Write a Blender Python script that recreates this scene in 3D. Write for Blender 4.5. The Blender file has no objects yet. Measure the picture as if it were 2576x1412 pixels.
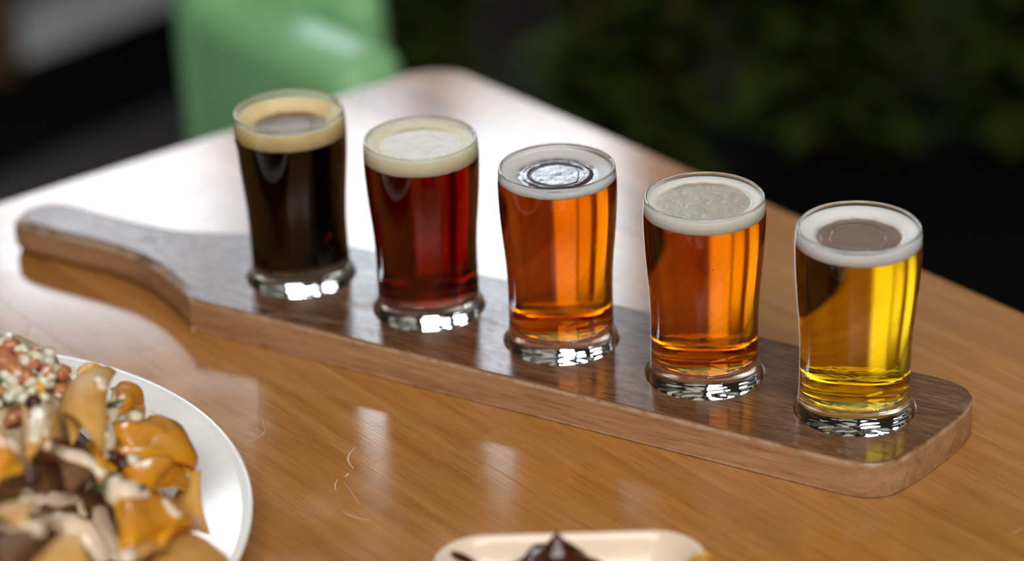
import bpy, bmesh, math, random
from mathutils import Vector, Matrix, noise
from mathutils.bvhtree import BVHTree
random.seed(7)
S = bpy.context.scene
COL = S.collection
PI = math.pi

# ------------------------------------------------------------------ camera
F_PX, W, H = 6304.25, 2576, 1412
CAM = Vector((0.75696, -1.01778, 0.62876))
YAW, PITCH, ROLL = -0.54572, -0.45459, -0.03857
fw = Vector((math.sin(YAW)*math.cos(PITCH), math.cos(YAW)*math.cos(PITCH), math.sin(PITCH)))
_r = Vector((math.cos(YAW), -math.sin(YAW), 0)); _u = _r.cross(fw)
rt = _r*math.cos(ROLL)+_u*math.sin(ROLL); up = -_r*math.sin(ROLL)+_u*math.cos(ROLL)
cam = bpy.data.cameras.new('camera'); camo = bpy.data.objects.new('camera', cam); COL.objects.link(camo)
camo.matrix_world = Matrix(((rt.x, up.x, -fw.x, CAM.x), (rt.y, up.y, -fw.y, CAM.y), (rt.z, up.z, -fw.z, CAM.z), (0, 0, 0, 1)))
cam.sensor_width = 36; cam.lens = F_PX/W*36; cam.clip_start = .05
cam.dof.use_dof = True; cam.dof.focus_distance = 1.25; cam.dof.aperture_fstop = 2.9
S.camera = camo
S.view_settings.view_transform = 'Standard'; S.view_settings.look = 'None'
S.view_settings.gamma = 1; S.view_settings.use_curve_mapping = False
S.view_settings.exposure = 0.12
S.cycles.max_bounces = 20; S.cycles.transmission_bounces = 20; S.cycles.glossy_bounces = 8
S.cycles.diffuse_bounces = 4; S.cycles.volume_bounces = 2; S.cycles.transparent_max_bounces = 12
S.cycles.blur_glossy = 0.3

def RM(a, b, z):           # room axes: a to the right, b away from the camera, z above the tabletop
    return Vector((CAM.x + _r.x*a - math.sin(-YAW)*b, CAM.y + _r.y*a + math.cos(YAW)*b, z))

# ------------------------------------------------------------------ daylight and added ceiling fill
SKY = 11.5
wd = bpy.data.worlds.new('overcast_sky'); S.world = wd; wd.use_nodes = True
bg = wd.node_tree.nodes['Background']; bg.inputs[0].default_value = (.82, .91, 1, 1); bg.inputs[1].default_value = SKY

def area(name, loc, aim, sx, sy, power, color, spread=PI, portal=False):
    l = bpy.data.lights.new(name, 'AREA'); l.shape = 'RECTANGLE'; l.size = sx; l.size_y = sy
    l.energy = power; l.color = color; l.spread = spread
    if portal: l.cycles.is_portal = True
    o = bpy.data.objects.new(name, l); COL.objects.link(o); o.location = loc
    d = (Vector(aim)-Vector(loc)).normalized(); o.rotation_euler = d.to_track_quat('-Z', 'Y').to_euler()
    return o
WALL_B = 4.2
WINDOWS = [(-.46, .22, 1.09, 1.74), (-1.02, -.50, 1.09, 1.50), (-2.40, -1.30, 1.09, 1.74), (.40, 1.30, 1.09, 1.74), (1.42, 2.32, 1.09, 1.74)]
ADDED_BLINDS = (3, 4)          # the two unseen windows on the right are added, blinds down, to haze the table
for a0, a1, z0, z1 in WINDOWS:
    c = RM((a0+a1)/2, WALL_B+.02, (z0+z1)/2)
    area('window_daylight', c, c + RM(0, 0, 0) - RM(0, 1, 0), a1-a0, z1-z0, 1, (1, 1, 1), portal=True)
area('added_ceiling_fill', RM(.2, -.5, 2.15), (.12, -.05, 0), 2.2, 1.8, 62, (1, .95, .88), spread=math.radians(130))  # unseen fill added to brighten board, foam and food from the camera side

# ------------------------------------------------------------------ helpers
def link(name, me, mat=None, parent=None, loc=None):
    o = bpy.data.objects.new(name, me); COL.objects.link(o)
    if mat is not None:
        me.materials.clear(); me.materials.append(mat)
    if parent: o.parent = parent
    if loc is not None: o.location = loc
    return o
def flat_tops(me):          # level faces with many corners or a large span keep their own normal
    for p in me.polygons:
        if abs(p.normal.z) > .9995 and (len(p.vertices) > 4 or p.area > 2e-3): p.use_smooth = False
def mesh_bm(bm, smooth=True, angle=None):
    me = bpy.data.meshes.new('mesh'); bmesh.ops.recalc_face_normals(bm, faces=bm.faces[:]); bm.to_mesh(me); bm.free()
    if smooth:
        for p in me.polygons: p.use_smooth = True
        if angle: me.set_sharp_from_angle(angle=math.radians(angle))
        flat_tops(me)
    return me
def mesh_bm_raw(bm, angle):      # keeps the face winding (open shells)
    me = bpy.data.meshes.new('mesh'); bm.to_mesh(me); bm.free()
    for p in me.polygons: p.use_smooth = True
    me.set_sharp_from_angle(angle=math.radians(angle)); return me
def thing(name, label, cat, loc=(0, 0, 0), group=None, rot=None):
    o = bpy.data.objects.new(name, None); COL.objects.link(o); o.location = loc; o.empty_display_size = .02
    if rot: o.rotation_euler = rot
    return tag(o, label, cat, group)
def tag(o, label=None, cat=None, group=None, kind=None):
    if label: o['label'] = label
    if cat: o['category'] = cat
    if group: o['group'] = group
    if kind: o['kind'] = kind
    return o
def lathe(prof, n=96, closed=False):
    bm = bmesh.new(); rings = []
    for r, z in prof:
        if r < 1e-7: rings.append([bm.verts.new((0, 0, z))])
        else: rings.append([bm.verts.new((r*math.cos(2*PI*i/n), r*math.sin(2*PI*i/n), z)) for i in range(n)])
    pairs = list(zip(rings, rings[1:]))
    if closed: pairs.append((rings[-1], rings[0]))
    for A, B in pairs:
        for i in range(n):
            j = (i+1) % n
            if len(A) == 1 and len(B) == 1: continue
            if len(A) == 1: bm.faces.new((A[0], B[i], B[j]))
            elif len(B) == 1: bm.faces.new((A[i], A[j], B[0]))
            else: bm.faces.new((A[i], A[j], B[j], B[i]))
    return bm
def crom(P, k=6, closed=False):
    out = []; n = len(P); P = [Vector(p) for p in P]
    rng = range(n) if closed else range(n-1)
    for i in rng:
        g = (lambda j: P[j % n]) if closed else (lambda j: P[min(max(j, 0), n-1)])
        a, b, c, d = g(i-1), g(i), g(i+1), g(i+2)
        for s in range(k):
            t = s/k
            out.append(.5*((2*b)+(c-a)*t+(2*a-5*b+4*c-d)*t*t+(3*b-a-3*c+d)*t**3))
    if not closed: out.append(P[-1])
    return out
def tube(bm, pts, rad, n=8, flat=1.0, nrm=None):
    pts = [Vector(p) for p in pts]; rings = []
    for i, p in enumerate(pts):
        t = (pts[min(i+1, len(pts)-1)]-pts[max(i-1, 0)]).normalized()
        ref = nrm[i] if nrm else Vector((0, 0, 1))
        if abs(t.dot(ref)) > .95: ref = Vector((1, 0, .3)).normalized()
        s = t.cross(ref).normalized(); v = s.cross(t)
        r = rad[i] if isinstance(rad, (list, tuple)) else rad
        rings.append([bm.verts.new(p + s*r*math.cos(2*PI*k/n) + v*r*flat*math.sin(2*PI*k/n)) for k in range(n)])
    for A, B in zip(rings, rings[1:]):
        for k in range(n): bm.faces.new((A[k], A[(k+1) % n], B[(k+1) % n], B[k]))
    bm.faces.new(rings[0][::-1]); bm.faces.new(rings[-1])
def offset_poly(P, ins):
    n = len(P); out = []
    for i in range(n):
        p, a, b = P[i], P[i-1], P[(i+1) % n]
        d1 = (p-a).normalized(); d2 = (b-p).normalized()
        n1 = Vector((-d1.y, d1.x)); n2 = Vector((-d2.y, d2.x))
        i1, i2 = ins[i-1], ins[i]
        den = 1+n1.dot(n2)
        cr = d1.x*d2.y-d1.y*d2.x
        if abs(cr) < 1e-4: out.append(p + n1*(i1+i2)/2); continue
        # intersection of the two shifted edges
        q1 = p+n1*i1; q2 = p+n2*i2
        t = ((q2.x-q1.x)*d2.y-(q2.y-q1.y)*d2.x)/cr
        out.append(q1+d1*t)
    return out
def prism(bm, P, z0, z1, ins=None, seg=2, bottom=False):
    P = [Vector(p) for p in P]; n = len(P); ins = ins or [0.0005]*n
    lev = []
    mx = max(ins)
    if bottom:
        for s in range(seg, 0, -1):
            th = s/seg*PI/2; lev.append((1-math.cos(th), z0 + mx*(1-math.sin(PI/2-th+0) if False else 1-math.cos(PI/2-th)) if False else z0+mx*(1-math.sin(PI/2*(1-s/seg)+0))*0))
        lev = []
        for s in range(seg, 0, -1):
            th = s/seg*PI/2; lev.append((1-math.cos(th), z0+mx*(1-math.sin(th))))
    lev.append((0, z0 + (mx if bottom else 0))); lev.append((0, z1-mx))
    for s in range(1, seg+1):
        th = s/seg*PI/2; lev.append((1-math.cos(th), z1-mx+mx*math.sin(th)))
    rings = []
    for f, z in lev:
        Q = offset_poly(P, [i*f for i in ins]) if f > 0 else P
        rings.append([bm.verts.new((q.x, q.y, z)) for q in Q])
    for A, B in zip(rings, rings[1:]):
        for i in range(n): bm.faces.new((A[i], A[(i+1) % n], B[(i+1) % n], B[i]))
    bm.faces.new(rings[0][::-1]); bm.faces.new(rings[-1])
def box_bm(sx, sy, sz, bev=.0, seg=2, cz=True):
    bm = bmesh.new(); bmesh.ops.create_cube(bm, size=1)
    bmesh.ops.scale(bm, vec=(sx, sy, sz), verts=bm.verts)
    if not cz: bmesh.ops.translate(bm, vec=(0, 0, sz/2), verts=bm.verts)
    if bev: bmesh.ops.bevel(bm, geom=bm.edges[:], offset=bev, segments=seg, affect='EDGES', profile=.5)
    return bm
def at(px, py, z):          # the point at height z seen at that place of the photograph
    d = fw + rt*((px-W/2)/F_PX) - up*((py-H/2)/F_PX)
    return CAM + d*((z-CAM.z)/d.z)

# ------------------------------------------------------------------ materials
class NT:
    def __init__(s, name):
        s.m = bpy.data.materials.new(name); s.m.use_nodes = True; s.t = s.m.node_tree
        s.b = s.t.nodes['Principled BSDF']; s.out = s.t.nodes['Material Output']
    def n(s, typ, **kw):
        x = s.t.nodes.new(typ)
        for k, v in kw.items(): setattr(x, k, v)
        return x
    def l(s, a, b): s.t.links.new(a, b)
    def set(s, **kw):
        for k, v in kw.items():
            i = s.b.inputs[k.replace('_', ' ')]
            i.default_value = (*v, 1) if isinstance(v, tuple) and len(v) == 3 and i.type == 'RGBA' else v
        return s
    def coords(s, scale=(1, 1, 1), rnd=False, kind='Object'):
        tc = s.n('ShaderNodeTexCoord'); mp = s.n('ShaderNodeMapping'); mp.inputs['Scale'].default_value = scale
        if rnd:
            oi = s.n('ShaderNodeObjectInfo'); ml = s.n('ShaderNodeMath', operation='MULTIPLY'); ml.inputs[1].default_value = 37
            s.l(oi.outputs['Random'], ml.inputs[0])
            ad = s.n('ShaderNodeVectorMath', operation='ADD'); s.l(tc.outputs[kind], ad.inputs[0]); s.l(ml.outputs[0], ad.inputs[1])
            s.l(ad.outputs[0], mp.inputs[0])
        else: s.l(tc.outputs[kind], mp.inputs[0])
        return mp.outputs[0]
    def noise(s, vec, scale, detail=4, rough=.55, dist=0):
        x = s.n('ShaderNodeTexNoise'); x.inputs['Scale'].default_value = scale; x.inputs['Detail'].default_value = detail
        x.inputs['Roughness'].default_value = rough; x.inputs['Distortion'].default_value = dist; s.l(vec, x.inputs['Vector']); return x.outputs['Fac']
    def ramp(s, fac, stops):
        x = s.n('ShaderNodeValToRGB'); e = x.color_ramp.elements
        while len(e) < len(stops): e.new(.5)
        for q, (p, c) in zip(e, stops):
            q.position = p; q.color = (*c, 1) if not isinstance(c, (int, float)) else (c, c, c, 1)
        s.l(fac, x.inputs[0]); return x.outputs[0]
    def mix(s, fac, a, b, mode='MIX'):
        x = s.n('ShaderNodeMix', data_type='RGBA', blend_type=mode)
        for sock, v in ((x.inputs['Factor'], fac), (x.inputs['A'], a), (x.inputs['B'], b)):
            if hasattr(v, 'is_linked'): s.l(v, sock)
            elif isinstance(v, tuple): sock.default_value = (*v, 1)
            else: sock.default_value = v
        return x.outputs['Result']
    def math(s, op, a, b=0.0):
        x = s.n('ShaderNodeMath', operation=op)
        for sock, v in zip(x.inputs, (a, b)):
            if hasattr(v, 'is_linked'): s.l(v, sock)
            else: sock.default_value = v
        return x.outputs[0]
    def bump(s, h, strength=.3, dist=.001):
        x = s.n('ShaderNodeBump'); x.inputs['Strength'].default_value = strength; x.inputs['Distance'].default_value = dist
        s.l(h, x.inputs['Height']); s.l(x.outputs[0], s.b.inputs['Normal']); return x

def plain(name, col, rough=.5, **kw):
    m = NT(name).set(Base_Color=col, Roughness=rough, **kw)
    v = m.coords((1, 1, 1)); f = m.noise(v, 30, 3)
    c = m.mix(f, tuple(x*.88 for x in col), tuple(min(1, x*1.12) for x in col)); m.l(c, m.b.inputs['Base Color'])
    return m.m

def mat_table():
    m = NT('table_wood')
    v = m.coords((1, 1, 1), rnd=True)
    vg = m.n('ShaderNodeMapping'); vg.inputs['Scale'].default_value = (1.6, 26, 8); m.l(v, vg.inputs[0])
    g1 = m.noise(vg.outputs[0], 5, 5, .6, .6)
    vf = m.n('ShaderNodeMapping'); vf.inputs['Scale'].default_value = (9, 260, 60); m.l(v, vf.inputs[0])
    g2 = m.noise(vf.outputs[0], 4, 3, .6)
    base = m.ramp(g1, [(.25, (.34, .142, .030)), (.5, (.43, .190, .046)), (.78, (.50, .245, .072))])
    pores = m.ramp(g2, [(.30, .72), (.48, 1.0)])
    c = m.mix(1.0, base, pores, 'MULTIPLY')
    oi = m.n('ShaderNodeObjectInfo')
    tint = m.ramp(oi.outputs['Random'], [(0, (.66, .56, .52)), (.12, (.92, .88, .85)), (.6, (1, .98, .95)), (1, (1.0, 1.0, 1.0))])
    c = m.mix(1.0, c, tint, 'MULTIPLY')
    # worn lacquer: pale dull patches
    w = m.n('ShaderNodeTexCoord'); geo = m.n('ShaderNodeNewGeometry')
    n1 = m.noise(geo.outputs['Position'], 9, 5, .65, .4)
    wear = m.ramp(n1, [(.52, 0.0), (.72, 1.0)])
    c = m.mix(m.math('MULTIPLY', wear, .12), c, (.55, .42, .34))
    m.l(c, m.b.inputs['Base Color'])
    n2 = m.noise(geo.outputs['Position'], 55, 4, .7)
    r = m.math('ADD', m.math('MULTIPLY', n1, .16), m.math('MULTIPLY', n2, .07))
    r = m.math('ADD', r, .03)
    m.l(r, m.b.inputs['Roughness'])
    n3 = m.noise(geo.outputs['Position'], 420, 3, .6)
    hh = m.math('ADD', m.math('MULTIPLY', g2, .5), m.math('MULTIPLY', n3, .5))
    m.bump(hh, .10, .0004)
    m.set(IOR=1.5)
    return m.m
def mat_board():
    m = NT('board_wood'); v = m.coords((1, 1, 1))
    a = m.n('ShaderNodeMapping'); a.inputs['Scale'].default_value = (2.2, 24, 24); m.l(v, a.inputs[0])
    g1 = m.noise(a.outputs[0], 5, 6, .62, .9)
    b = m.n('ShaderNodeMapping'); b.inputs['Scale'].default_value = (14, 240, 240); m.l(v, b.inputs[0])
    g2 = m.noise(b.outputs[0], 5, 3, .6)
    c = m.ramp(g1, [(.28, (.085, .036, .017)), (.5, (.16, .072, .034)), (.75, (.26, .135, .070))])
    c = m.mix(1.0, c, m.ramp(g2, [(.33, .45), (.5, 1.0)]), 'MULTIPLY')
    # pale dry wear along the arrises and in dull patches
    sep = m.n('ShaderNodeSeparateXYZ'); m.l(v, sep.inputs[0])
    z = sep.outputs['Z']
    nz = m.noise(v, 60, 5, .7)
    top = m.math('SUBTRACT', 1.0, m.math('MULTIPLY', m.math('ABSOLUTE', m.math('SUBTRACT', z, .0184)), 640))
    bot = m.math('SUBTRACT', 1.0, m.math('MULTIPLY', m.math('ABSOLUTE', m.math('SUBTRACT', z, .0010)), 900))
    e = m.math('MAXIMUM', m.math('MAXIMUM', top, bot), 0.0)
    e = m.math('MULTIPLY', e, m.ramp(nz, [(.40, 0.0), (.54, 1.0)]))
    dry = m.n('ShaderNodeMapping'); dry.inputs['Scale'].default_value = (1, 2.4, 1); m.l(v, dry.inputs[0])
    dn = m.noise(dry.outputs[0], 26, 6, .72, .6)
    dry = m.ramp(dn, [(.56, 0.0), (.74, 1.0)])
    geo = m.n('ShaderNodeNewGeometry'); sn = m.n('ShaderNodeSeparateXYZ'); m.l(geo.outputs['Normal'], sn.inputs[0])
    side = m.math('SUBTRACT', 1.0, m.math('ABSOLUTE', sn.outputs['Z']))     # worn, duller sides, painted paler in place of light from the camera side
    sidelit = m.mix(m.ramp(g1, [(.3, 0.0), (.7, 1.0)]), (.40, .20, .095), (.64, .37, .20))
    c = m.mix(m.math('MULTIPLY', side, .78), c, sidelit)
    c = m.mix(1.0, c, m.ramp(g2, [(.30, .70), (.5, 1.0)]), 'MULTIPLY')
    c = m.mix(m.math('MULTIPLY', dry, .45), c, (.42, .31, .23))
    c = m.mix(m.math('MULTIPLY', e, .75), c, (.62, .47, .34))
    m.l(c, m.b.inputs['Base Color'])
    n1 = m.noise(v, 40, 5, .65)
    r = m.math('ADD', m.math('MULTIPLY', n1, .22), .06)
    r = m.math('ADD', r, m.math('MULTIPLY', side, .18))
    r = m.math('ADD', r, m.math('MULTIPLY', dry, .25))
    m.l(r, m.b.inputs['Roughness'])
    hh = m.math('ADD', m.math('MULTIPLY', g2, .7), m.math('MULTIPLY', g1, .5))
    m.bump(hh, .28, .0006)
    return m.m
def mat_glass(name='clear_glass', rough=0.0):
    m = NT(name); g = m.n('ShaderNodeBsdfGlass'); g.inputs['IOR'].default_value = 1.5; g.inputs['Roughness'].default_value = rough
    g.inputs['Color'].default_value = (.985, .995, .99, 1); m.l(g.outputs[0], m.out.inputs['Surface']); return m.m
def mat_beer(name, sig):
    m = NT(name); g = m.n('ShaderNodeBsdfGlass'); g.inputs['IOR'].default_value = 1.345/1.5; g.inputs['Roughness'].default_value = 0
    m.l(g.outputs[0], m.out.inputs['Surface'])
    D = max(sig)*1.001; va = m.n('ShaderNodeVolumeAbsorption'); va.inputs['Density'].default_value = D
    va.inputs['Color'].default_value = (*[1-x/D for x in sig], 1); m.l(va.outputs[0], m.out.inputs['Volume']); return m.m
def mat_foam(name, col, col2, film, fr, frough, fb=.2, spec=1.0):
    """foam collar near the glass, thin shiny film towards the middle (object space, so it belongs to the foam)"""
    m = NT(name); v = m.coords()
    n1 = m.noise(v, 900, 3, .7); n2 = m.noise(v, 90, 4, .6); n3 = m.noise(v, 170, 4, .6, .5)
    c = m.mix(m.ramp(n2, [(.35, 0.0), (.65, 1.0)]), col, col2)
    sx = m.n('ShaderNodeSeparateXYZ'); m.l(v, sx.inputs[0])
    rad = m.math('SQRT', m.math('ADD', m.math('MULTIPLY', sx.outputs[0], sx.outputs[0]), m.math('MULTIPLY', sx.outputs[1], sx.outputs[1])))
    rad = m.math('ADD', rad, m.math('MULTIPLY', m.math('SUBTRACT', n2, .5), .004))
    mr = m.n('ShaderNodeMapRange', interpolation_type='SMOOTHSTEP'); m.l(rad, mr.inputs[0])
    mr.inputs[1].default_value = fr+.0012; mr.inputs[2].default_value = fr-.0026
    geo = m.n('ShaderNodeNewGeometry'); sn = m.n('ShaderNodeSeparateXYZ'); m.l(geo.outputs['Normal'], sn.inputs[0])
    f = m.math('MULTIPLY', mr.outputs[0], m.math('GREATER_THAN', sn.outputs[2], .2))
    fcol = m.mix(n3, tuple(x*.75 for x in film), tuple(x*1.25 for x in film))
    m.l(m.mix(f, c, fcol), m.b.inputs['Base Color'])
    m.l(m.math('ADD', m.math('MULTIPLY', f, frough-.5), m.math('ADD', .5, m.math('MULTIPLY', m.math('MULTIPLY', f, n3), .12))), m.b.inputs['Roughness'])
    m.l(m.math('SUBTRACT', 1.0, f), m.b.inputs['Subsurface Weight'])
    m.l(m.math('ADD', .5, m.math('MULTIPLY', f, .5*spec-.5)), m.b.inputs['Specular IOR Level'])
    m.b.inputs['Subsurface Radius'].default_value = (1, .92, .8); m.b.inputs['Subsurface Scale'].default_value = .012
    h = m.math('ADD', m.math('MULTIPLY', n1, m.math('SUBTRACT', .4, m.math('MULTIPLY', f, .33))), m.math('MULTIPLY', m.math('MULTIPLY', n3, f), fb*4))
    m.bump(h, .25, .0004); return m.m
def mat_food(name, c1, c2, rough=.4, scale=120, sss=.15, bump=.3):
    m = NT(name); v = m.coords((1, 1, 1), rnd=True); n1 = m.noise(v, scale, 5, .65)
    m.l(m.mix(m.ramp(n1, [(.3, 0.0), (.7, 1.0)]), c1, c2), m.b.inputs['Base Color'])
    m.set(Roughness=rough); m.b.inputs['Subsurface Weight'].default_value = sss; m.b.inputs['Subsurface Scale'].default_value = .004
    m.bump(m.noise(v, scale*3, 3), bump, .001); return m.m

M_TABLE, M_BOARD, M_GLASS = mat_table(), mat_board(), mat_glass()
M_STIPPLE = mat_glass('stippled_glass', .20)
M_DARKMETAL = plain('black_metal', (.012, .012, .013), .45)
M_FLOOR = plain('dark_floor', (.060, .052, .052), .5)
M_WALL = plain('dark_wall', (.035, .03, .026), .8)
M_CEIL = plain('ceiling_paint', (.70, .68, .64), .9)
M_PALEWALL = plain('pale_wall', (.62, .58, .52), .9)
M_PORC = plain('white_porcelain', (.88, .88, .88), .16)
M_WARMPORC = plain('warm_shaded_porcelain', (.80, .66, .52), .16)  # white porcelain; warm shade reflected by the wood is painted into the colour
M_GREEN = plain('green_leather', (.32, .70, .34), .28)
M_LEAF = plain('dark_leaf', (.045, .064, .009), .7, Specular_IOR_Level=.08)

m = NT('added_blind_cloth'); tb = m.n('ShaderNodeBsdfTranslucent'); tb.inputs[0].default_value = (.20, .19, .17, 1); db = m.n('ShaderNodeBsdfDiffuse'); db.inputs[0].default_value = (.4, .38, .34, 1)
ad = m.n('ShaderNodeAddShader'); m.l(tb.outputs[0], ad.inputs[0]); m.l(db.outputs[0], ad.inputs[1]); m.l(ad.outputs[0], m.out.inputs['Surface']); M_ADDED_BLIND = m.m
# ------------------------------------------------------------------ room
def room_box(name, a0, a1, b0, b1, z0, z1, mat, parent=None, kind='structure'):
    bm = bmesh.new(); pts = [RM(a, b, z) for z in (z0, z1) for a, b in ((a0, b0), (a1, b0), (a1, b1), (a0, b1))]
    vs = [bm.verts.new(p) for p in pts]
    for f in ((0, 3, 2, 1), (4, 5, 6, 7), (0, 1, 5, 4), (1, 2, 6, 5), (2, 3, 7, 6), (3, 0, 4, 7)): bm.faces.new([vs[i] for i in f])
    o = link(name, mesh_bm(bm, False), mat, parent)
    if kind: o['kind'] = kind
    return o
FZ, CZ = -.75, 2.25
room_box('floor', -3.4, 3.0, -2.2, WALL_B+.15, FZ-.1, FZ, M_FLOOR)
room_box('ceiling', -3.4, 3.0, -2.2, WALL_B+.15, CZ, CZ+.1, M_CEIL)
room_box('wall_left', -3.4, -3.3, -2.2, WALL_B+.15, FZ, CZ, M_WALL)
room_box('wall_right', 2.9, 3.0, -2.2, WALL_B+.15, FZ, CZ, M_WALL)
room_box('wall_front', -3.3, 2.9, -2.2, -2.1, FZ, CZ, M_PALEWALL)
# back wall around the window openings
bm = bmesh.new()
def add_rb(bm, a0, a1, b0, b1, z0, z1):
    vs = [bm.verts.new(RM(a, b, z)) for z in (z0, z1) for a, b in ((a0, b0), (a1, b0), (a1, b1), (a0, b1))]
    for f in ((0, 3, 2, 1), (4, 5, 6, 7), (0, 1, 5, 4), (1, 2, 6, 5), (2, 3, 7, 6), (3, 0, 4, 7)): bm.faces.new([vs[i] for i in f])
z0, z1 = WINDOWS[0][2], WINDOWS[0][3]
add_rb(bm, -3.3, 2.9, WALL_B, WALL_B+.15, FZ, z0); add_rb(bm, -3.3, 2.9, WALL_B, WALL_B+.15, z1, CZ)
xs = sorted(WINDOWS); e = -3.3
for a0, a1, _, zt_ in xs:
    add_rb(bm, e, a0, WALL_B, WALL_B+.15, z0, z1); e = a1
    if zt_ < z1: add_rb(bm, a0, a1, WALL_B, WALL_B+.15, zt_, z1)
add_rb(bm, e, 2.9, WALL_B, WALL_B+.15, z0, z1)
o = link('wall_back', mesh_bm(bm, False), M_WALL); o['kind'] = 'structure'
for k, (a0, a1, z0, z1) in enumerate(WINDOWS):
    bm = bmesh.new(); t = .016
    add_rb(bm, a0, a1, WALL_B+.04, WALL_B+.08, z0, z0+t); add_rb(bm, a0, a1, WALL_B+.04, WALL_B+.08, z1-t, z1)
    add_rb(bm, a0, a0+t, WALL_B+.04, WALL_B+.08, z0+t, z1-t); add_rb(bm, a1-t, a1, WALL_B+.04, WALL_B+.08, z0+t, z1-t)
    o = link('window_%d' % (k+1), mesh_bm(bm, False), M_DARKMETAL); o['kind'] = 'structure'
    if k in ADDED_BLINDS:
        b = bmesh.new(); add_rb(b, a0-.03, a1+.03, WALL_B-.022, WALL_B-.02, z0-.03, z1+.03)
        link('added_blind', mesh_bm(b, False), M_ADDED_BLIND, o)

# ------------------------------------------------------------------ table of long staves
TW = 1.20597
C0 = Vector((-.1301, .36113, 0))
TD = Vector((math.cos(TW), math.sin(TW), 0)); TN = Vector((-TD.y, TD.x, 0))
TU, TV = -TN, -TD            # along the grain, across the table
table = thing('wooden_table', 'large honey-brown wooden table of long glued staves under the tasting board', 'table', C0)
table.rotation_euler = (0, 0, math.atan2(TU.y, TU.x))    # local x = along grain, local y = TD ; table spreads to -y
TL, TWD, SW = 1.28, .828, .046
rows = int(round(TWD/SW)); rs = random.Random(11)
for k in range(rows):
    y1 = -k*SW; y0 = y1-SW
    x = 0.0; first = True
    while x < TL-1e-6:
        L = rs.uniform(.34, .72) if not first else rs.uniform(.12, .6)
        if TL-(x+L) < .15: L = TL-x
        xe = x+L; last = abs(xe-TL) < 1e-6
        g, ro = .00014, .0035
        P = [(x, y0), (xe, y0), (xe, y1), (x, y1)]
        ins = [ro if k == rows-1 else g, ro if last else g, ro if k == 0 else g, ro if first else g]
        if first and k == 0:     # rounded corner
            R = .034; P = [(x, y0), (xe, y0), (xe, y1)] + [(R-R*math.sin(t), y1-R+R*math.cos(t)) for t in [i*PI/2/6 for i in range(7)]]
            ins = [g, ro if last else g] + [ro]*(len(P)-2)
        cx, cy = (x+xe)/2, (y0+y1)/2
        bm = bmesh.new(); prism(bm, [(p[0]-cx, p[1]-cy) for p in P], -.036, 0, ins, 3)
        link('stave', mesh_bm(bm, True, 40), M_TABLE, table, (cx, cy, 0))
        x = xe; first = False
bm = box_bm(.10, .10, .68, .006); link('pedestal', mesh_bm(bm, True, 40), M_DARKMETAL, table, (TL/2, -TWD/2, -.036-.34))
bm = box_bm(.55, .55, .03, .008); link('base_plate', mesh_bm(bm, True, 40), M_DARKMETAL, table, (TL/2, -TWD/2, FZ+.016))
bm = box_bm(.5, .5, .012, .003); link('mounting_plate', mesh_bm(bm, True, 40), M_DARKMETAL, table, (TL/2, -TWD/2, -.0425))

# ------------------------------------------------------------------ tasting board
BT = .0201
GX = [0.0, .0855, .1688, .2528, .3351]; GY = [.0022, .0005, -.001, -.0012, -.0008]
OUT = [(-.030, -.0512, .0013), (.05, -.0512, .0012), (.15, -.0512, .0012), (.25, -.0512, .0012), (.340, -.0512, .0014), (.354, -.0511, .002), (.3630, -.0497, .0022),
       (.3700, -.0452, .0022), (.3752, -.0375, .002), (.3795, -.021, .0018), (.3832, -.002, .0018), (.3856, .016, .0018), (.3852, .030, .002), (.3812, .039, .002),
       (.3735, .0447, .002), (.362, .0468, .0016), (.345, .0468, .0014), (.25, .0466, .0013), (.15, .0464, .0013), (.05, .0462, .0014), (-.01, .0450, .003), (-.040, .0405, .005),
       (-.066, .0325, .0062), (-.088, .0255, .0066), (-.108, .0213, .0068), (-.130, .0203, .0068), (-.158, .0208, .0068), (-.183, .0222, .0068), (-.1965, .0165, .0068), (-.2020, .0035, .0068),
       (-.1985, -.0110, .0068), (-.186, -.0178, .0068), (-.152, -.0190, .0068), (-.128, -.0192, .0068), (-.104, -.0216, .0068), (-.081, -.0288, .0068), (-.061, -.0388, .0066), (-.0475, -.0463, .006), (-.0385, -.0505, .0032)]
pts = crom([(x, y, r*100) for x, y, r in OUT], 5, True)
P2 = [Vector((p.x, p.y)) for p in pts]; RR = [max(.0008, p.z/100) for p in pts]; n = len(P2)
bm = bmesh.new(); rings = []
nrm = []
for i in range(n):
    t = (P2[(i+1) % n]-P2[i-1]).normalized(); nrm.append(Vector((-t.y, t.x)))
lv = [(s/5*PI/2, 0) for s in range(5, -1, -1)] + [(s/5*PI/2, 1) for s in range(0, 6)]
for th, tp in lv:
    ring = []
    for i in range(n):
        r = RR[i]; q = P2[i]+nrm[i]*r*(1-math.cos(th)); z = (r*(1-math.sin(th))) if not tp else BT-r*(1-math.sin(th))
        ring.append(bm.verts.new((q.x, q.y, z)))
    rings.append(ring)
for A, B in zip(rings, rings[1:]):
    for i in range(n): bm.faces.new((A[i], A[(i+1) % n], B[(i+1) % n], B[i]))
bm.faces.new(rings[0][::-1]); bm.faces.new(rings[-1])
me = mesh_bm(bm, True)
board = link('tasting_board', me, M_BOARD)
RZ = .0118
cut = bmesh.new()
for x, y in zip(GX, GY):
    b2 = lathe([(0, RZ), (.0292, RZ), (.0300, RZ+.0006), (.0300, BT-.0009), (.0303, BT-.0003), (.0309, BT), (.0330, BT+.02), (0, BT+.02)], 72)
    bmesh.ops.translate(b2, vec=(x, y, 0), verts=b2.verts); tmp = bpy.data.meshes.new('t'); b2.to_mesh(tmp); b2.free(); cut.from_mesh(tmp); bpy.data.meshes.remove(tmp)
cme = mesh_bm(cut, False); co = link('cutter', cme)
md = board.modifiers.new('b', 'BOOLEAN'); md.object = co; md.operation = 'DIFFERENCE'; md.solver = 'EXACT'
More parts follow.
